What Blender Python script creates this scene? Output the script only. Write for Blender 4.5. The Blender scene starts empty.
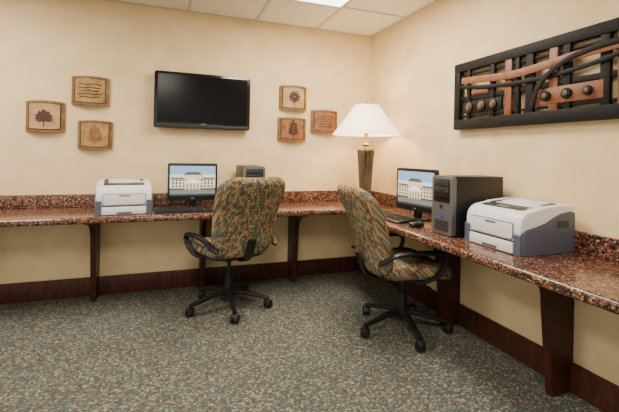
import bpy, bmesh, math, random
from mathutils import Matrix, Vector, Euler
random.seed(3)
SC=bpy.context.scene
H=2.469; ZC=.74; D=.587
def lin(c):
    return tuple(((x/255)/12.92 if x/255<=.04045 else ((x/255+.055)/1.055)**2.4) for x in c)
# ---------------- materials ----------------
def mat(name,rgb,rough=.5,metal=0,emit=None,estr=0,coat=0,spec=.5):
    m=bpy.data.materials.new(name);m.use_nodes=True
    b=m.node_tree.nodes['Principled BSDF']
    b.inputs['Base Color'].default_value=(*lin(rgb),1);b.inputs['Roughness'].default_value=rough
    b.inputs['Metallic'].default_value=metal;b.inputs['Coat Weight'].default_value=coat
    b.inputs['Specular IOR Level'].default_value=spec
    if emit: b.inputs['Emission Color'].default_value=(*lin(emit),1);b.inputs['Emission Strength'].default_value=estr
    return m
def nodes(m): 
    nt=m.node_tree; return nt,nt.nodes,nt.links,nt.nodes['Principled BSDF']
def ramp(N,stops,interp='LINEAR'):
    r=N.new('ShaderNodeValToRGB');r.color_ramp.interpolation=interp
    e=r.color_ramp.elements
    while len(e)>1: e.remove(e[-1])
    e[0].position=stops[0][0];e[0].color=(*lin(stops[0][1]),1)
    for p,c in stops[1:]:
        x=e.new(p);x.color=(*lin(c),1)
    return r
def coords(N,L,scale=(1,1,1)):
    t=N.new('ShaderNodeTexCoord');mp=N.new('ShaderNodeMapping');mp.inputs['Scale'].default_value=scale
    L.new(t.outputs['Object'],mp.inputs['Vector']);return mp.outputs['Vector']
def bump(N,L,b,src,dist,strength=.5):
    bp=N.new('ShaderNodeBump');bp.inputs['Distance'].default_value=dist;bp.inputs['Strength'].default_value=strength
    L.new(src,bp.inputs['Height']);L.new(bp.outputs['Normal'],b.inputs['Normal'])
def noise_mat(name,stops,scale,rough=.6,detail=4,stretch=(1,1,1),bd=0,bs=.4,coat=0,spec=.5):
    m=mat(name,(128,128,128),rough,coat=coat,spec=spec);nt,N,L,b=nodes(m)
    v=coords(N,L,stretch);n=N.new('ShaderNodeTexNoise');n.inputs['Scale'].default_value=scale;n.inputs['Detail'].default_value=detail
    L.new(v,n.inputs['Vector']);r=ramp(N,stops);L.new(n.outputs['Fac'],r.inputs['Fac']);L.new(r.outputs['Color'],b.inputs['Base Color'])
    if bd: bump(N,L,b,n.outputs['Fac'],bd,bs)
    return m
M={}
M['wall']=noise_mat('wallpaper_beige',[(.3,(228,201,154)),(.7,(239,215,172))],7,.75,8,bd=.001,bs=.15,spec=.25)
M['ceil']=noise_mat('ceiling_tile',[(.35,(226,220,208)),(.65,(240,236,226))],60,.9,3,bd=.001,spec=.2)
M['grid']=mat('ceiling_grid_white',(196,190,178),.5)
M['wood']=noise_mat('dark_mahogany',[(.3,(46,24,16)),(.7,(72,38,26))],9,.4,6,(1,1,6),spec=.35)
M['woodh']=noise_mat('dark_mahogany_trim',[(.3,(58,30,21)),(.7,(84,47,34))],9,.45,6,(6,6,1),spec=.35)
M['black']=mat('black_plastic',(22,22,23),.4)
M['black2']=mat('soft_black_plastic',(30,30,31),.6)
M['gloss']=mat('gloss_black',(8,8,9),.15,coat=.3)
M['tvscreen']=mat('tv_screen_glass',(6,6,8),.2,spec=.2)
M['chrome']=mat('chrome',(190,190,190),.2,1)
M['silver']=mat('silver_plastic',(112,112,114),.35,.4)
M['offwhite']=mat('printer_white',(228,228,230),.4)
M['pgrey']=mat('printer_grey',(84,88,104),.45)
M['pdark']=mat('printer_dark',(40,43,50),.35)
M['seam']=mat('seam_dark',(88,88,94),.6)
M['lcd']=mat('lcd_panel',(110,125,120),.3)
M['mark']=mat('stand_in_mark',(60,80,130),.4)
M['greymark']=mat('grey_mark',(120,120,124),.4)
def carpet():
    m=mat('carpet',(110,110,100),.95,spec=.1);nt,N,L,b=nodes(m)
    v=coords(N,L,(78,104,1))
    vo=N.new('ShaderNodeTexVoronoi');vo.voronoi_dimensions='2D';vo.inputs['Scale'].default_value=1;vo.inputs['Randomness'].default_value=.6
    L.new(v,vo.inputs['Vector'])
    sep=N.new('ShaderNodeSeparateColor');L.new(vo.outputs['Color'],sep.inputs['Color'])
    r=ramp(N,[(0,(88,92,86)),(.3,(112,114,104)),(.5,(92,106,102)),(.66,(138,132,115)),(.82,(106,93,80)),(.93,(164,156,136))],'CONSTANT')
    L.new(sep.outputs['Red'],r.inputs['Fac'])
    r2=ramp(N,[(.25,(255,255,255)),(.8,(140,140,140))]);L.new(vo.outputs['Distance'],r2.inputs['Fac'])
    mx=N.new('ShaderNodeMix');mx.data_type='RGBA';mx.blend_type='MULTIPLY';mx.inputs[0].default_value=.8
    L.new(r.outputs['Color'],mx.inputs[6]);L.new(r2.outputs['Color'],mx.inputs[7])
    L.new(mx.outputs[2],b.inputs['Base Color'])
    bump(N,L,b,vo.outputs['Distance'],.003,.4)
    return m
M['carpet']=carpet()
def granite():
    m=mat('brown_granite',(110,60,50),.2,coat=.2);nt,N,L,b=nodes(m)
    v=coords(N,L)
    vo=N.new('ShaderNodeTexVoronoi');vo.inputs['Scale'].default_value=125;L.new(v,vo.inputs['Vector'])
    sep=N.new('ShaderNodeSeparateColor');L.new(vo.outputs['Color'],sep.inputs['Color'])
    r=ramp(N,[(0,(34,27,25)),(.22,(106,64,48)),(.42,(130,82,62)),(.6,(74,50,42)),(.76,(152,110,88)),(.88,(46,38,36)),(.95,(174,146,126))],'CONSTANT')
    L.new(sep.outputs['Green'],r.inputs['Fac'])
    L.new(r.outputs['Color'],b.inputs['Base Color'])
    return m
M['granite']=granite()
def fabric():
    m=mat('chair_fabric',(110,90,70),.9,spec=.15);nt,N,L,b=nodes(m)
    t=N.new('ShaderNodeTexCoord');s=N.new('ShaderNodeSeparateXYZ');L.new(t.outputs['Object'],s.inputs[0])
    def mth(op,a,bb=None):
        n=N.new('ShaderNodeMath');n.operation=op
        for i,x in enumerate((a,bb)):
            if x is None: continue
            if isinstance(x,(int,float)): n.inputs[i].default_value=x
            else: L.new(x,n.inputs[i])
        return n.outputs[0]
    U=mth('MULTIPLY',s.outputs['X'],78);V=mth('MULTIPLY',mth('ADD',s.outputs['Y'],s.outputs['Z']),78)
    cb=N.new('ShaderNodeCombineXYZ');L.new(mth('FLOOR',U),cb.inputs['X']);L.new(mth('FLOOR',V),cb.inputs['Y'])
    wn=N.new('ShaderNodeTexWhiteNoise');wn.noise_dimensions='2D';L.new(cb.outputs[0],wn.inputs['Vector'])
    r=ramp(N,[(0,(98,114,106)),(.18,(172,148,108)),(.34,(100,88,72)),(.5,(140,94,66)),(.62,(126,128,106)),(.78,(162,138,102)),(.9,(88,86,76))],'CONSTANT')
    L.new(wn.outputs['Value'],r.inputs['Fac'])
    du=mth('ABSOLUTE',mth('SUBTRACT',mth('FRACT',U),.5));dv=mth('ABSOLUTE',mth('SUBTRACT',mth('FRACT',V),.5))
    dd=mth('MAXIMUM',du,dv)
    r2=ramp(N,[(0,(255,255,255)),(.40,(165,150,135))],'CONSTANT');L.new(dd,r2.inputs['Fac'])
    mx=N.new('ShaderNodeMix');mx.data_type='RGBA';mx.blend_type='MULTIPLY';mx.inputs[0].default_value=.8
    L.new(r.outputs['Color'],mx.inputs[6]);L.new(r2.outputs['Color'],mx.inputs[7]);L.new(mx.outputs[2],b.inputs['Base Color'])
    return m
M['fabric']=fabric()
M['copper']=noise_mat('rusty_copper',[(.3,(100,56,34)),(.55,(142,86,54)),(.75,(82,48,34))],16,.5,6,bd=.003)
M['artblack']=noise_mat('art_black_metal',[(.3,(14,12,12)),(.7,(26,23,22))],20,.6,spec=.25)
M['pewter']=mat('art_pewter',(100,90,82),.4,.6)
M['gold']=noise_mat('antique_gold',[(.3,(96,66,32)),(.7,(158,118,62))],22,.4,6,bd=.002)
M['plq_a']=noise_mat('plaque_tan',[(.3,(140,102,52)),(.7,(186,148,88))],18,.5,6,bd=.003)
M['plq_b']=noise_mat('plaque_rust',[(.3,(104,60,36)),(.5,(154,102,62)),(.7,(120,74,46))],14,.5,6,bd=.003)
M['plq_c']=noise_mat('plaque_cream',[(.3,(166,130,86)),(.7,(194,162,116))],14,.5,6,bd=.003)
M['plq_d']=mat('plaque_motif_dark',(70,36,22),.55)
M['plq_e']=mat('plaque_motif_olive',(104,76,38),.55)
M['bronze']=noise_mat('lamp_bronze',[(.3,(56,48,34)),(.7,(118,102,74))],25,.4,5,(1,1,.3))
M['bronzed']=mat('lamp_dark',(48,36,26),.4,.3)
M['brass']=mat('brass',(170,130,70),.3,1)
M['shade']=mat('lamp_shade_fabric',(245,232,210),.8,emit=(255,236,200),estr=1.8)
M['lens']=mat('troffer_lens',(255,255,255),.5,emit=(255,250,240),estr=6)
# ---------------- mesh helpers ----------------
def link(o,parent=None):
    SC.collection.objects.link(o)
    if parent: o.parent=parent
    return o
def empty(name,loc=(0,0,0),rz=0,sc=1):
    e=bpy.data.objects.new(name,None);e.empty_display_size=.1;e.location=loc;e.rotation_euler=(0,0,rz);e.scale=(sc,sc,sc);SC.collection.objects.link(e);return e
def fin(name,bm,m,parent=None,smooth=False,loc=(0,0,0),rot=(0,0,0)):
    bmesh.ops.recalc_face_normals(bm,faces=bm.faces)
    me=bpy.data.meshes.new(name);bm.to_mesh(me);bm.free()
    ms=m if isinstance(m,list) else [m]
    for x in ms: me.materials.append(x)
    if smooth:
        for p in me.polygons:p.use_smooth=True
        if smooth!='all':
            try: me.set_sharp_from_angle(angle=math.radians(40))
            except Exception: pass
    o=bpy.data.objects.new(name,me);o.location=loc;o.rotation_euler=rot
    return link(o,parent)
def box(name,a,b,m,parent=None,bev=0,seg=2,rot=(0,0,0)):
    c=[(a[i]+b[i])/2 for i in range(3)];s=[abs(b[i]-a[i]) for i in range(3)]
    bm=bmesh.new();bmesh.ops.create_cube(bm,size=1);bmesh.ops.scale(bm,vec=s,verts=bm.verts)
    if bev: bmesh.ops.bevel(bm,geom=bm.edges[:],offset=min(bev,min(s)*.49),segments=seg,affect='EDGES',profile=.5)
    return fin(name,bm,m,parent,smooth=bool(bev),loc=c,rot=rot)
def cyl(name,r,h,loc,m,parent=None,rot=(0,0,0),seg=32,r2=None,bev=0):
    bm=bmesh.new();bmesh.ops.create_cone(bm,cap_ends=True,segments=seg,radius1=r,radius2=r if r2 is None else r2,depth=h)
    if bev:
        es=[e for e in bm.edges if abs(e.verts[0].co.z-e.verts[1].co.z)<1e-6 and abs(abs(e.verts[0].co.z)-h/2)<1e-6]
        bmesh.ops.bevel(bm,geom=es,offset=bev,segments=3,affect='EDGES',profile=.5)
    return fin(name,bm,m,parent,smooth=True,loc=loc,rot=rot)
def lathe(name,prof,m,parent=None,seg=48,loc=(0,0,0),flute=0,fn=16,frange=None):
    bm=bmesh.new();rings=[]
    for r,z in prof:
        ring=[]
        for k in range(seg):
            a=2*math.pi*k/seg
            rr=r
            if flute and frange and frange[0]<=z<=frange[1]: rr=r*(1-flute*(.5+.5*math.cos(fn*a))**2)
            ring.append(bm.verts.new((rr*math.cos(a),rr*math.sin(a),z)))
        rings.append(ring)
    for i in range(len(rings)-1):
        for k in range(seg):
            bm.faces.new((rings[i][k],rings[i][(k+1)%seg],rings[i+1][(k+1)%seg],rings[i+1][k]))
    return fin(name,bm,m,parent,smooth=True,loc=loc)
def prism(name,poly,axis,a,b,m,parent=None,bev=0,seg=3,loc=(0,0,0),rot=(0,0,0),smooth=True):
    bm=bmesh.new()
    def P(u,v,w):
        return {'x':(w,u,v),'y':(u,w,v),'z':(u,v,w)}[axis]
    A=[bm.verts.new(P(u,v,a)) for u,v in poly];B=[bm.verts.new(P(u,v,b)) for u,v in poly]
    n=len(poly);f1=bm.faces.new(A);f2=bm.faces.new(B[::-1])
    for i in range(n): bm.faces.new((A[i],A[(i+1)%n],B[(i+1)%n],B[i]))
    if bev:
        es=list(f1.edges)+list(f2.edges);bmesh.ops.bevel(bm,geom=es,offset=bev,segments=seg,affect='EDGES',profile=.5)
    return fin(name,bm,m,parent,smooth=smooth,loc=loc,rot=rot)
def smoothpts(pts,n=6):
    P=[Vector(p) for p in pts];P=[2*P[0]-P[1]]+P+[2*P[-1]-P[-2]];out=[]
    for i in range(1,len(P)-2):
        for k in range(n):
            t=k/n;a,b,c,d=P[i-1],P[i],P[i+1],P[i+2]
            out.append(.5*((2*b)+(c-a)*t+(2*a-5*b+4*c-d)*t*t+(3*b-a-3*c+d)*t**3))
    out.append(P[-2]);return out
def sweep(name,pts,w,h,m,parent=None,side=(1,0,0),sm=6,cs=12,taper=None,power=2.6):
    P=smoothpts(pts,sm) if sm else [Vector(p) for p in pts]
    bm=bmesh.new();rings=[];S=Vector(side)
    for i,p in enumerate(P):
        t=(P[min(i+1,len(P)-1)]-P[max(i-1,0)]).normalized()
        s=(S-t*S.dot(t)).normalized();u=t.cross(s)
        f=i/(len(P)-1);k=taper(f) if taper else (1,1)
        if not isinstance(k,tuple):k=(k,k)
        ring=[]
        for j in range(cs):
            a=2*math.pi*j/cs;c,sn=math.cos(a),math.sin(a)
            x=math.copysign(abs(c)**(2/power),c)*w/2*k[0];y=math.copysign(abs(sn)**(2/power),sn)*h/2*k[1]
            ring.append(bm.verts.new(p+s*x+u*y))
        rings.append(ring)
    for i in range(len(rings)-1):
        for j in range(cs): bm.faces.new((rings[i][j],rings[i][(j+1)%cs],rings[i+1][(j+1)%cs],rings[i+1][j]))
    bm.faces.new(rings[0][::-1]);bm.faces.new(rings[-1])
    return fin(name,bm,m,parent,smooth=True)
def rrect(w,h,r,n=8,cx=0,cy=0,wt=None):
    out=[]
    for qx,qy,a0 in ((1,1,0),(-1,1,90),(-1,-1,180),(1,-1,270)):
        for k in range(n+1):
            a=math.radians(a0+90*k/n)
            ww=(wt if (wt and qy>0) else w)
            out.append((cx+qx*(ww/2-r)+r*math.cos(a),cy+qy*(h/2-r)+r*math.sin(a)))
    return out
def densify(poly,step):
    out=[]
    for i in range(len(poly)):
        a=Vector(poly[i]);b=Vector(poly[(i+1)%len(poly)]);n=max(1,int((b-a).length/step))
        for k in range(n): out.append(tuple(a+(b-a)*k/n))
    return out
def pillow(name,poly,t,m,fn,parent=None,ex=4,inner=(.2,.4,.6,.75,.86,.93,.97,.99)):
    poly=densify(poly,.03);cx=sum(p[0] for p in poly)/len(poly);cy=sum(p[1] for p in poly)/len(poly)
    prof=[(s,-1) for s in inner]+[(1,-.0)]+[(s,1) for s in inner[::-1]]
    bm=bmesh.new();rings=[]
    def zz(s,sg): return sg*t/2*(max(0,1-s**(ex*3)))**(1/2.2)*(1-.12*s*s)
    for s,sg in prof:
        rings.append([bm.verts.new(fn(cx+(x-cx)*s,cy+(y-cy)*s,zz(s,sg))) for x,y in poly])
    n=len(poly)
    for i in range(len(rings)-1):
        for j in range(n): bm.faces.new((rings[i][j],rings[i][(j+1)%n],rings[i+1][(j+1)%n],rings[i+1][j]))
    for ring,sg in ((rings[0],-1),(rings[-1],1)):
        c=bm.verts.new(fn(cx,cy,zz(0,sg)))
        for j in range(n): bm.faces.new((ring[j],ring[(j+1)%n],c))
    return fin(name,bm,m,parent,smooth='all')
# ---------------- room ----------------
XL=-6;YF=-6
box('wall_back',(XL,0,0),(.12,.12,H),M['wall'])
box('wall_right',(0,YF,0),(.12,0,H),M['wall'])
box('floor',(XL,YF,-.1),(.12,.12,0),M['carpet'])
box('ceiling',(XL,YF,H),(.12,.12,H+.08),M['ceil'])
g=.61;gx=[-.64-g*i for i in range(9)];gy=[-.64-g*i for i in range(9)]
bm=bmesh.new()
def addbox(bm,a,b,mi=0):
    r=bmesh.ops.create_cube(bm,size=1)
    bmesh.ops.scale(bm,vec=[b[i]-a[i] for i in range(3)],verts=r['verts']);bmesh.ops.translate(bm,vec=[(a[i]+b[i])/2 for i in range(3)],verts=r['verts'])
    for f in {f for v in r['verts'] for f in v.link_faces}: f.material_index=mi
for x in gx: addbox(bm,(x-.012,YF,H-.004),(x+.012,-.001,H-.0005))
for y in gy: addbox(bm,(XL,y-.012,H-.005),(-.001,y+.012,H-.0007))
addbox(bm,(XL,-.024,H-.004),(-.001,-.001,H-.0003));addbox(bm,(-.024,YF,H-.004),(-.001,-.001,H-.0002))
fin('trim_ceiling_grid',bm,M['grid'])
def troffer(name,x0,x1,y0,y1,en):
    e=empty(name,((x0+x1)/2,(y0+y1)/2,H-.006));w=(x1-x0)/2;d=(y1-y0)/2
    for i,(a,b) in enumerate((((-w,-d,-.02),(w,-d+.03,0)),((-w,d-.03,-.02),(w,d,0)),((-w,-d+.03,-.02),(-w+.03,d-.03,0)),((w-.03,-d+.03,-.02),(w,d-.03,0)))):
        box('frame_%d'%(i+1),a,b,M['grid'],e)
    box('lens',(-w+.03,-d+.03,-.012),(w-.03,d-.03,-.002),M['lens'],e)
    l=bpy.data.lights.new('tube_light','AREA');l.shape='RECTANGLE';l.size=2*w-.1;l.size_y=2*d-.1;l.energy=en;l.color=(1,.91,.77)
    o=bpy.data.objects.new('tube_light',l);o.location=(0,0,-.03);link(o,e)
troffer('ceiling_light',-1.24,-.65,-1.85,-.65,45)
troffer('added_fill_troffer_left',-3.68,-3.09,-1.85,-.65,43)  # unseen fixture, added out of view on the left to light the room
troffer('added_fill_troffer_rear',-2.46,-1.87,-4.29,-3.09,58)  # added fill fixture behind the camera, stands in for bounced light
box('baseboard_back',(XL,-.018,0),(-.001,-.001,.155),M['woodh'],bev=.003)
box('baseboard_right',(-.018,YF,0),(-.001,-.019,.155),M['woodh'],bev=.003)
# ---------------- granite counter ----------------
ctr=empty('granite_counter_desk');ctr2=empty('granite_counter_desk.001')
def nose(back=-.002):
    t=.047;r=.018;P=[(back,ZC-t),(back,ZC)]
    for k in range(9):
        a=math.radians(90-90*k/8);P.append((-D+r-r*math.cos(a),ZC-r+r*math.sin(a)))
    for k in range(9):
        a=math.radians(-90*k/8);P.append((-D+r-r*math.cos(a),ZC-t+r+r*math.sin(a)))
    return P
prism('countertop',nose(),'x',XL,-D,M['granite'],ctr)
box('corner_top',(-D,-D,ZC-.047),(-.002,-.002,ZC),M['granite'],ctr)
prism('countertop',nose(),'y',YF,-D,M['granite'],ctr2)
prism('trim_backsplash_back',[(XL,-.026),(-.002,-.026),(-.002,-.002),(XL,-.002)],'z',ZC+.0005,ZC+.105,M['granite'],bev=.004)
prism('trim_backsplash_right',[(-.026,YF),(-.002,YF),(-.002,-.027),(-.026,-.027)],'z',ZC+.0005,ZC+.105,M['granite'],bev=.004)
def bracket(dp=.2,db=.16):
    top=ZC-.048
    p=[(.019,0),(.019,.157),(.002,.157),(.002,top),(.44,top),(.44,top-.03)]
    for k in range(9):
        a=math.radians(90*k/8);p.append((.44-(.44-dp-.02)*math.sin(a),top-.03-.14*(1-math.cos(a))))
    p+= [(dp+.01,.40),(db+.01,.12),(db,0)]
    return p
for i,x in enumerate((-4.23,-3.39,-2.55,-1.71,-.87)):
    prism('support_%d'%i,[(-d,z) for d,z in bracket()],'x',x-.02,x+.02,M['wood'],ctr,bev=.003)
for i,y in enumerate((-1.37,-2.21,-3.05,-3.89)):
    prism('support_%d'%i,[(-d,z) for d,z in bracket(.18,.15)],'y',y-.02,y+.02,M['wood'],ctr2,bev=.003)
box('rail_back',(XL,-.05,ZC-.12),(-.002,-.003,ZC-.048),M['wood'],ctr)
box('rail_right',(-.05,YF,ZC-.12),(-.002,-D,ZC-.048),M['wood'],ctr2)
# ---------------- TV ----------------
tv=empty('wall_tv',(-1.719,-.08,1.66))
tp=rrect(.828,.488,.02)
prism('bezel',tp,'y',0,.045,M['gloss'],tv,bev=.006)
box('screen',(-.385,-.003,-.195),(.385,.002,.222),M['tvscreen'],tv)
prism('rear_shell',rrect(.7,.38,.03),'y',.045,.078,M['black'],tv,bev=.004)
prism('speaker_bar',rrect(.80,.028,.012,cy=-.222),'y',-.006,.01,M['black2'],tv,bev=.003)
box('mark',(-.022,-.004,-.205),(.022,-.001,-.199),M['greymark'],tv)
# ---------------- plaques ----------------
def leafshape(L,W,ang,ox,oz,n=14):
    P=[]
    for k in range(n):
        t=2*math.pi*k/n;a=L/2*(1+math.cos(t));b=W/2*math.sin(t)*(1+.25*math.cos(t))
        P.append((ox+a*math.cos(ang)-b*math.sin(ang),oz+a*math.sin(ang)+b*math.cos(ang)))
    return P
def plaque(name,x0,x1,z0,z1,face,edge,motif,mm):
    cx,cz=(x0+x1)/2,(z0+z1)/2;w,h=(x1-x0)*.985,(z1-z0)*.985
    e=empty(name,(cx,-.004,cz))
    W0=w
    def plate(nm,w,h,y,th,m,conc):
        n=20;bm=bmesh.new();G=[]
        for side in (0,1):
            rows=[]
            for j in range(2):
                row=[]
                for i in range(n+1):
                    u=-1+2*i/n;x=u*w/2
                    z=(1 if j else -1)*(h/2-conc*(1-u*u))
                    bow=.042*(1-(x/(0.5*W0))**2)
                    row.append(bm.verts.new((x,-(y+bow+(th if side else 0)),z)))
                rows.append(row)
            G.append(rows)
        for i in range(n):
            for s in (0,1): bm.faces.new((G[s][0][i],G[s][0][i+1],G[s][1][i+1],G[s][1][i]))
            for j in (0,1): bm.faces.new((G[0][j][i],G[0][j][i+1],G[1][j][i+1],G[1][j][i]))
        for i in (0,n): bm.faces.new((G[0][0][i],G[0][1][i],G[1][1][i],G[1][0][i]))
        return fin(nm,bm,m,e,smooth=True)
    plate('frame_plate',w,h,0,.014,edge,-.006)
    plate('inner_border',w*.84,h*.86,.003,.014,M['plq_d'],-.005)
    plate('face_plate',w*.78,h*.81,.006,.014,face,-.005)
    y=-.069
    if motif=='leaf':
        for k in range(7):
            a=math.radians(90+(k-3)*26);prism('lobe_%d'%k,leafshape(.085-.009*abs(k-3),.03,a,0,-.03),'y',y-.0003*k,y+.008,mm,e)
        box('stem',(-.003,y,-.08),(.003,y+.006,-.03),mm,e)
    elif motif=='flower':
        for k in range(10):
            a=k*math.pi/5;prism('petal_%d'%k,leafshape(.05,.018,a,.008*math.cos(a),.01+.008*math.sin(a)),'y',y,y+.008,mm,e)
        box('stem',(-.003,y+.002,-.08),(.003,y+.008,.0),mm,e)
    elif motif=='lines':
        for k in range(5):
            hw=.085-.01*(k%3)
            sweep('line_%d'%k,[(u*hw,-(.024+.042*(1-(u*hw/(w/2))**2)) ,.052-.026*k+.005*math.sin(5*u+k)) for u in (-1,-.66,-.33,0,.33,.66,1)],.008,.007,mm,e,side=(0,1,0),sm=2)
    else:
        for k in range(4):
            for s in (-1,1):
                a=math.radians(90-s*52);prism('leaf_%d_%d'%(k,s),leafshape(.06-.006*k,.022,a,0,-.055+.03*k),'y',y+.002,y+.012,mm,e)
        prism('leaf_tip',leafshape(.045,.02,math.pi/2,0,.045),'y',y+.002,y+.010,mm,e)
        sweep('branch',[(0,y+.004,-.085),(.004,y+.003,0),(0,y+.004,.06)],.006,.005,mm,e,side=(0,1,0))
plaque('wall_plaque',-2.76,-2.48,1.58,1.81,M['plq_a'],M['gold'],'lines',M['plq_e'])
plaque('wall_plaque.001',-3.07,-2.80,1.35,1.59,M['plq_c'],M['gold'],'leaf',M['plq_d'])
plaque('wall_plaque.002',-2.71,-2.45,1.22,1.45,M['plq_a'],M['gold'],'twig',M['plq_b'])
plaque('wall_plaque.003',-1.01,-.73,1.64,1.87,M['plq_c'],M['gold'],'flower',M['plq_d'])
plaque('wall_plaque.004',-1.02,-.73,1.34,1.56,M['plq_b'],M['gold'],'twig',M['plq_d'])
plaque('wall_plaque.005',-.68,-.39,1.43,1.65,M['plq_b'],M['gold'],'lines',M['plq_e'])
# ---------------- wall art ----------------
art=empty('metal_wall_sculpture',(-.005,-1.345,1.412))
def ab(n,u0,u1,z0,z1,d0,d1,m,bev=.003): box(n,(-d1,-u1,z0),(-d0,-u0,z1),m,art,bev=bev)
LA=1.46;HA=.472
ab('rail_top',0,LA,HA-.06,HA,.01,.05,M['artblack']);ab('rail_bottom',0,LA,0,.07,.01,.05,M['artblack'])
ab('stile_a',0,.055,.07,HA-.06,.01,.05,M['artblack']);ab('stile_b',LA-.055,LA,.07,HA-.06,.01,.05,M['artblack'])
ab('rail_thin_top',.055,LA-.055,.375,.39,.012,.035,M['artblack']);ab('rail_mid',.055,LA-.055,.20,.232,.012,.035,M['artblack'])
ab('rail_low',.055,LA-.055,.085,.10,.012,.035,M['artblack'])
for i,(u,w,m) in enumerate(((.12,.03,'artblack'),(.33,.035,'artblack'),(.45,.05,'copper'),(.525,.03,'artblack'),(.60,.05,'artblack'),(.75,.05,'copper'),(.83,.04,'artblack'),(1.02,.045,'artblack'),(1.10,.03,'copper'),(1.26,.04,'artblack'))):
    ab('upright_%d'%i,u,u+w,.06,HA-.05,.02,.045,M[m])
def arc(n,pts,w,m,d=.055):
    sweep(n,[(-d,-u,z) for u,z in pts],.012,w,m,art,side=(1,0,0),sm=8)
arc('arc_long',[(.09,.34),(.28,.325),(.5,.31),(.72,.32),(.95,.34),(1.2,.35),(1.4,.35)],.048,M['copper'],.058)
arc('arc_black',[(.07,.30),(.3,.27),(.55,.255),(.8,.26),(1.05,.29),(1.38,.37)],.026,M['artblack'],.052)
arc('arch_rising',[(.66,.10),(.70,.2),(.78,.28),(.92,.34),(1.15,.36),(1.4,.34)],.03,M['artblack'],.066)
for i,(u0,u1,z0,z1,m) in enumerate(((.09,.43,.11,.19,'artblack'),(.68,1.04,.105,.195,'copper'),(1.12,1.38,.11,.19,'artblack'),(.17,.32,.235,.265,'copper'))):
    ab('plate_%d'%i,u0,u1,z0,z1,.03,.048,M[m],.004)
for i,(u,z,r) in enumerate(((.16,.15,.03),(.27,.15,.03),(.37,.15,.026),(.74,.15,.028),(.86,.15,.028),(.97,.15,.024),(1.2,.15,.028),(1.3,.15,.028))):
    cyl('stud_%d'%i,r,.016,(-.056,-u,z),M['pewter' if i<3 else 'artblack'],art,rot=(0,math.pi/2,0),bev=.005)
    cyl('stud_cap_%d'%i,r*.55,.008,(-.066,-u,z),M['copper' if i<3 else 'pewter'],art,rot=(0,math.pi/2,0),bev=.003)
# ---------------- table lamp ----------------
lp=empty('table_lamp',(-.318,-.505,ZC+.001))
lathe('base',[(0,0),(.085,0),(.088,.012),(.082,.022),(.07,.03),(.066,.05),(.055,.062),(.05,.075),(0,.075)],M['bronzed'],lp)
lathe('column',[(0,.075),(.046,.075),(.054,.09),(.049,.10),(.053,.16),(.06,.26),(.068,.38),(.076,.47),(.08,.5),(.078,.515),(.07,.53),(.045,.545),(.03,.56),(0,.56)],M['bronze'],lp,seg=160,flute=.18,fn=12,frange=(.10,.5))
lathe('collar',[(.0,.555),(.03,.555),(.04,.565),(.02,.58),(.014,.60),(.014,.66),(.022,.665),(.022,.70),(0,.70)],M['brass'],lp)
lathe('bulb',[(0,.70),(.018,.705),(.02,.72),(.034,.76),(.03,.79),(.012,.81),(0,.812)],M['lens'],lp)
bm=bmesh.new();seg=64;zb,zt,rb,rt=.655,.925,.305,.112
rr=[]
for r,z in ((rb,zb),(rb,zb+.006),(rt+(rb-rt)*.62,zb+.1),(rt+(rb-rt)*.3,zb+.185),(rt,zt-.004),(rt,zt)):
    rr.append([bm.verts.new((r*math.cos(2*math.pi*k/seg),r*math.sin(2*math.pi*k/seg),z)) for k in range(seg)])
for i in range(len(rr)-1):
    for k in range(seg): bm.faces.new((rr[i][k],rr[i][(k+1)%seg],rr[i+1][(k+1)%seg],rr[i+1][k]))
sh=fin('shade',bm,M['shade'],lp,smooth='all');md=sh.modifiers.new('th','SOLIDIFY');md.thickness=.003
for k in range(3):
    a=k*2*math.pi/3;sweep('spider_%d'%k,[(0,0,.905),(rt*math.cos(a),rt*math.sin(a),.915)],.004,.004,M['brass'],lp,side=(0,0,1) ,sm=0)
lathe('finial',[(0,.90),(.008,.90),(.008,.93),(.014,.94),(.01,.955),(0,.962)],M['brass'],lp)
sweep('harp',[(.02,0,.68),(.06,0,.76),(.05,0,.86),(0,0,.905),(-.05,0,.86),(-.06,0,.76),(-.02,0,.68)],.004,.004,M['brass'],lp,side=(0,1,0))
l=bpy.data.lights.new('bulb_light','POINT');l.energy=12;l.color=(1,.76,.48);l.shadow_soft_size=.04
o=bpy.data.objects.new('bulb_light',l);o.location=(0,0,.85);link(o,lp)
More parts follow.
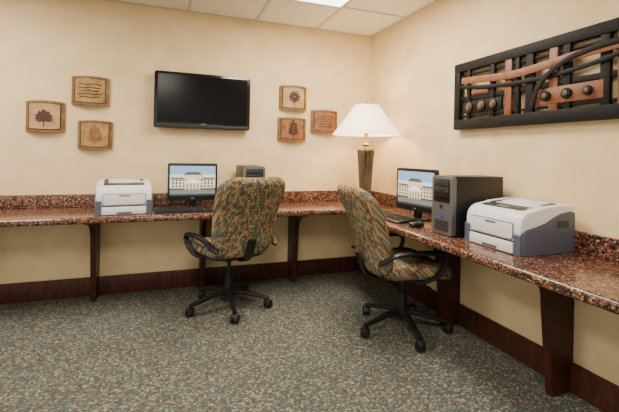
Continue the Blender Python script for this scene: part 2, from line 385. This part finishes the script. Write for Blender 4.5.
# ---------------- monitors ----------------
scr={k:mat('screen_'+k,c,.3,emit=c,estr=.9) for k,c in dict(sky=(130,160,196),sky2=(190,206,220),bld=(206,188,160),bld2=(160,138,112),roof=(84,80,80),dark=(50,54,60),ground=(110,116,112),white=(236,230,216),tree=(58,84,50)).items()}
keys=list(scr)
def monitor(name,loc,rz,w=.40,h=.31):
    e=empty(name,loc,rz)
    z0=.065
    prism('bezel',rrect(w,h,.012,cy=z0+h/2),'y',-.018,.012,M['black'],e,bev=.004)
    prism('rear_shell',rrect(w*.7,h*.65,.03,cy=z0+h/2),'y',.012,.05,M['black2'],e,bev=.008)
    sw,sh=w-.034,h-.06;cz=z0+.038+sh/2
    bm=bmesh.new()
    def q(u0,u1,v0,v1,k,lv=0,pts=None):
        y=-.0186-lv*.0002
        P=pts or [(u0,v0),(u1,v0),(u1,v1),(u0,v1)]
        f=bm.faces.new([bm.verts.new(((u-.5)*sw,y,cz+(v-.5)*sh)) for u,v in P]);f.material_index=keys.index(k)
    q(0,1,0,1,'sky2');q(0,1,.72,1,'sky',1)
    q(0,1,0,.22,'ground',1);q(0,1,.2,.26,'tree',2)
    q(.02,.98,.25,.58,'bld',3);q(.3,.7,.25,.7,'bld',4)
    q(0,0,0,0,'roof',5,[(.28,.7),(.72,.7),(.62,.8),(.38,.8)]);q(.02,.3,.56,.61,'roof',5);q(.7,.98,.56,.61,'roof',5)
    for r in range(3):
        for c in range(12):
            u=.05+c*.078
            q(u,u+.035,.29+r*.1,.35+r*.1,'dark',6)
    q(.33,.67,.22,.45,'bld2',7);q(.31,.69,.42,.48,'white',8)
    for c in range(5): q(.33+c*.077,.35+c*.077,.2,.43,'white',8)
    q(0,0,0,0,'white',9,[(.31,.48),(.69,.48),(.5,.58)])
    q(0,1,0,.06,'dark',9)
    fin('screen_picture',bm,[scr[k] for k in keys],e)
    box('neck',(-.03,.0,.012),(.03,.03,z0+.06),M['black'],e,bev=.004)
    prism('stand_foot',rrect(.2,.17,.05),'z',.001,.013,M['black'],e,bev=.003)
    box('mark',(-.012,-.0195,z0+.014),(.012,-.018,z0+.022),M['greymark'],e)
    return e
monitor('computer_monitor',(-1.81,-.235,ZC),0)
monitor('computer_monitor.001',(-.25,-1.19,ZC),math.radians(-83),w=.42,h=.315)
def keyboard(name,loc,rz,w=.44):
    e=empty(name,loc,rz)
    prism('case',[(-.075,.001),(.075,.001),(.075,.026),(.065,.028),(-.07,.014),(-.075,.010)],'x',-w/2,w/2,M['black'],e,bev=.003)
    bm=bmesh.new()
    for r in range(6):
        y=.055-r*.0225;z=.0255-(0.055-y)*.107
        for c in range(int((w-.03)/.019)):
            if c in (14,18) : continue
            x=-w/2+.017+c*.0192
            addbox(bm,(x,y-.0095,z-.001),(x+.0165,y+.0085,z+.006))
    fin('keys',bm,M['black2'],e)
keyboard('keyboard',(-1.885,-.44,ZC),math.radians(2))
keyboard('keyboard.001',(-.43,-1.10,ZC),math.radians(-90),.46)
def mouse(name,loc,rz):
    e=empty(name,loc,rz)
    o=pillow('shell',rrect(.062,.11,.03),.04,M['black'],lambda x,y,z:(x,y,.016+ (z*.9 if z>0 else z*.75)),e)
    cyl('wheel',.008,.006,(0,.03,.034),M['pgrey'],e,rot=(0,math.pi/2,0))
mouse('computer_mouse',(-1.625,-.46,ZC),0);mouse('computer_mouse.001',(-.44,-1.46,ZC),math.radians(-90))
# ---------------- PC towers ----------------
def tower(name,loc,rz):
    e=empty(name,loc,rz);w,d,h=.183,.39,.358
    box('case',(-w/2,-d/2+.03,.006),(w/2,d/2,h),M['black'],e,bev=.005)
    for i,(x,y) in enumerate(((-.07,-.14),(.07,-.14),(-.07,.15),(.07,.15))): cyl('foot_%d'%i,.012,.008,(x,y,.004),M['black2'],e)
    prism('front_bezel',rrect(w,h-.006,.014,cy=h/2+.003),'y',-d/2,-d/2+.032,M['silver'],e,bev=.006)
    box('drive_bay_panel',(-w/2+.018,-d/2-.004,.20),(w/2-.018,-d/2+.01,h-.018),M['black'],e,bev=.003)
    for i,z in enumerate((.315,.275)):
        box('optical_drive_%d'%i,(-.065,-d/2-.007,z-.016),(.065,-d/2-.003,z+.016),M['pdark'],e,bev=.002)
        box('drive_button_%d'%i,(.045,-d/2-.009,z-.01),(.058,-d/2-.006,z-.005),M['silver'],e)
    box('card_slot',(-.05,-d/2-.006,.22),(.05,-d/2-.003,.238),M['gloss'],e)
    cyl('power_button',.013,.006,(0,-d/2-.002,.175),M['black2'],e,rot=(math.pi/2,0,0),bev=.002)
    cyl('round_mark',.016,.004,(0,-d/2-.001,.12),M['mark'],e,rot=(math.pi/2,0,0))
    for k in range(6): box('grille_%d'%k,(-.06,-d/2-.003,.03+k*.011),(.06,-d/2+.002,.035+k*.011),M['black2'],e)
tower('computer_tower',(-1.325,-.24,ZC),0)
tower('computer_tower.001',(-.25,-1.715,ZC),math.radians(-90))
# ---------------- printers ----------------
def printer(name,loc,rz):
    e=empty(name,loc,rz);w=.372
    prof=[(-.175,.004),(-.18,.02),(-.18,.14),(-.172,.175),(-.15,.20),(-.12,.212),(-.03,.228),(.08,.238),(.165,.24),(.178,.228),(.18,.01),(.175,.004)]
    prism('body',prof,'x',-w/2,w/2,M['offwhite'],e,bev=.01,seg=4)
    side=[(-.172,.0),(-.17,.10),(-.15,.125),(-.08,.14),(-.02,.155),(.03,.18),(.08,.20),(.15,.21),(.176,.2),(.176,.0)]
    for i,s in enumerate((-1,1)):
        a,b=sorted((s*(w/2-.004),s*(w/2+.008)))
        prism('side_panel_%d'%(i+1),side,'x',a,b,M['pgrey'],e,bev=.004)
        for k in range(7): box('vent_%d_%d'%(i,k),(s*(w/2+.0065)-.002,.05+k*.012,.13),(s*(w/2+.0075)+.002,.055+k*.012,.165),M['pdark'],e)
        a,b=sorted((s*(w/2-.036),s*(w/2+.004)))
        prism('front_cheek_%d'%(i+1),[(-.187,.0),(-.187,.10),(-.165,.118),(-.15,.0)],'x',a,b,M['pgrey'],e,bev=.004)
    box('paper_tray',(-w/2+.038,-.19,.003),(w/2-.038,-.165,.06),M['offwhite'],e,bev=.006)
    box('tray_handle',(-.05,-.192,.008),(.05,-.186,.022),M['pgrey'],e,bev=.002)
    box('seam_tray',(-w/2+.034,-.1835,.061),(w/2-.034,-.175,.068),M['pdark'],e)
    prism('feed_door_outline',rrect(.29,.084,.014,cy=.113),'y',-.1825,-.175,M['seam'],e)
    prism('feed_door',rrect(.282,.076,.012,cy=.113),'y',-.187,-.175,M['offwhite'],e,bev=.004)
    box('door_latch',(-.035,-.190,.137),(.035,-.184,.145),M['pgrey'],e,bev=.002)
    tilt=lambda y:.212+(y+.12)*.178 if y<-.03 else .228+(y+.03)*.091
    def slab(n,x0,x1,y0,y1,up,m,r=.012,bev=.002):
        bm=bmesh.new();pl=densify(rrect(x1-x0,y1-y0,r,cx=(x0+x1)/2,cy=(y0+y1)/2),.02)
        A=[bm.verts.new((x,y,tilt(y)+up)) for x,y in pl];B=[bm.verts.new((x,y,tilt(y)-.006)) for x,y in pl];k=len(pl)
        bm.faces.new(A);bm.faces.new(B[::-1])
        for i in range(k): bm.faces.new((A[i],A[(i+1)%k],B[(i+1)%k],B[i]))
        fin(n,bm,m,e)
    slab('output_recess',-.14,.14,-.07,.12,.0012,M['pdark'],.02)
    slab('output_ramp',-.11,.11,-.01,.105,.003,M['offwhite'],.015)
    slab('paper_support_flap',-.05,.05,.01,.09,.006,M['offwhite'],.01)
    slab('control_panel',-.14,.14,-.12,-.076,.003,M['pdark'],.018)
    slab('lcd_display',-.045,.035,-.108,-.088,.0045,M['lcd'],.004)
    for k in range(4): slab('button_%d'%k,.05+k*.016,.06+k*.016,-.104,-.094,.006,M['silver'],.004)
    slab('printer_mark',-.115,-.07,-.103,-.093,.0045,M['silver'],.003)
    return e
printer('laser_printer',(-2.325,-.33,ZC+.0005),math.radians(6))
printer('laser_printer.001',(-.225,-2.065,ZC+.0005),math.radians(-91))
# ---------------- office chairs ----------------
def chair(name,loc,face,base_rot=0,arm=.62,top=1.01,sc=1,dz=0):
    e=empty(name,(*loc,0),face,sc)
    for k in range(5):
        a=base_rot+k*2*math.pi/5;c,s=math.cos(a),math.sin(a)
        P=lambda r,z:(r*c,r*s,z)
        sweep('base_leg_%d'%(k+1),[P(.02,.125),P(.10,.12),P(.2,.098),P(.305,.075)],.056,.04,M['black'],e,side=(-s,c,0),taper=lambda f:(1-.4*f,1-.4*f))
        ca=a+.7*(1 if k%2 else -1);cx,sx=math.cos(ca),math.sin(ca)
        px,py=.305*c,.305*s
        cyl('caster_stem_%d'%k,.008,.03,(px,py,.065),M['black'],e,seg=12)
        for q in (-1,1):
            cyl('caster_wheel_%d_%d'%(k,q),.028,.022,(px-sx*q*.015,py+cx*q*.015,.0285),M['black'],e,rot=(math.pi/2,0,ca),seg=24,bev=.004)
        sweep('caster_hood_%d'%k,[(px-.03*cx,py-.03*sx,.035),(px-.018*cx,py-.018*sx,.056),(px+.006*cx,py+.006*sx,.063),(px+.026*cx,py+.026*sx,.05)],.05,.008,M['black2'],e,side=(-sx,cx,0),sm=4)
    lathe('hub',[(0,.09),(.045,.09),(.05,.10),(.048,.14),(.032,.15),(.03,.26),(.027,.262),(0,.262)],M['black'],e)
    cyl('gas_lift',.015,.14,(0,0,.32),M['black2'],e)
    top_parts=[]
    A=top_parts.append
    A(box('tilt_mechanism',(-.09,-.12,.385),(.09,.1,.425),M['black'],e,bev=.01))
    A(box('seat_bracket',(-.17,-.15,.415),(.17,.15,.43),M['black'],e,bev=.005))
    A(sweep('height_lever',[(.08,.05,.40),(.20,.05,.395),(.27,.05,.40)],.012,.008,M['black'],e,side=(0,1,0)))
    A(cyl('tension_knob',.022,.05,(0,.13,.395),M['black'],e,rot=(math.pi/2,0,0),bev=.005))
    def sf(x,y,z):
        zz=.472+z-.032*max(0,(y-.08)/.18)**2+.02*(x/.25)**2*(1 if z>0 else .5)
        return (x,y,zz)
    A(pillow('seat_cushion',rrect(.48,.50,.13,wt=.52,cy=.02),.115,M['fabric'],sf,e))
    A(pillow('seat_shell',rrect(.45,.46,.12,wt=.48,cy=.01),.04,M['black'],lambda x,y,z:(x,y,.43+z-.02*max(0,(y-.08)/.18)**2+.01*(x/.25)**2),e))
    rec=math.radians(19);hy,hz=-.235,.445
    def bf(x,h,t):
        y=t+.05*(x/.25)**2*(1-.2*h)+.03*math.sin(math.pi*min(1,max(0,h/.58)))
        c,s=math.cos(rec),math.sin(rec)
        return (x,hy+y*c-h*s,hz+h*c+y*s)
    L=(top-dz-hz)/math.cos(rec)
    out=[]
    n=10
    for qx,qy,a0,r in ((1,1,0,.13),(-1,1,90,.13),(-1,-1,180,.10),(1,-1,270,.10)):
        for k in range(n+1):
            a=math.radians(a0+90*k/n);hw=.268 if qy>0 else .24
            out.append((qx*(hw-r)+r*math.cos(a),L/2+qy*(L/2-r)+r*math.sin(a)))
    A(pillow('back_cushion',out,.10,M['fabric'],bf,e))
    A(sweep('back_bar',[(0,-.10,.41),(0,-.2,.41),(0,-.275,.43),(0,-.315,.50),(0,-.345,.58)],.07,.016,M['black'],e,side=(1,0,0)))
    arm-=dz
    for sg in (-1,1):
        P=[(.15,-.03,.425),(.235,.0,.425),(.27,.05,.45),(.282,.11,.49),(.284,.145,arm-.05),(.284,.12,arm-.008),(.282,.05,arm),(.278,-.08,arm),(.27,-.18,arm-.012),(.25,-.25,arm-.05),(.225,-.28,arm-.07)]
        A(sweep('armrest_%s'%('left' if sg<0 else 'right'),[(sg*x,y,z) for x,y,z in P],.042,.022,M['black'],e,side=(sg*1,.0,.0),sm=5,taper=lambda f:(1+.35*math.exp(-((f-.62)/.14)**2),1+.2*math.exp(-((f-.62)/.14)**2))))
    for o in top_parts: o.location.z+=dz
    return e
chair('office_chair',(-1.545,-.58),math.radians(18),base_rot=math.radians(-108),arm=.58,top=1.02,sc=1.02)
chair('office_chair.001',(-.445,-1.32),math.radians(-96),base_rot=math.radians(-78),arm=.59,top=.98,sc=1.02,dz=-.03)
# ---------------- lights / world ----------------
w=bpy.data.worlds.new('world');SC.world=w;w.use_nodes=True
w.node_tree.nodes['Background'].inputs[0].default_value=(1,.91,.78,1);w.node_tree.nodes['Background'].inputs[1].default_value=1.1
# ---------------- camera ----------------
f_,yaw,cx,cy,cz,roll,hy=389.7,.3503,-2.0185,-3.6636,1.2198,.0203,153.26
cam=bpy.data.cameras.new('camera');co=bpy.data.objects.new('camera',cam);SC.collection.objects.link(co)
c,s=math.cos(roll),math.sin(roll)
r=Vector((math.cos(yaw),-math.sin(yaw),0));u=Vector((0,0,1));f=Vector((math.sin(yaw),math.cos(yaw),0))
R=c*r+s*u;U=c*u-s*r
co.matrix_world=Matrix(((R.x,U.x,-f.x,cx),(R.y,U.y,-f.y,cy),(R.z,U.z,-f.z,cz),(0,0,0,1)))
cam.lens=f_/619*36;cam.shift_y=-(206-hy)/619;cam.clip_start=.05
SC.camera=co
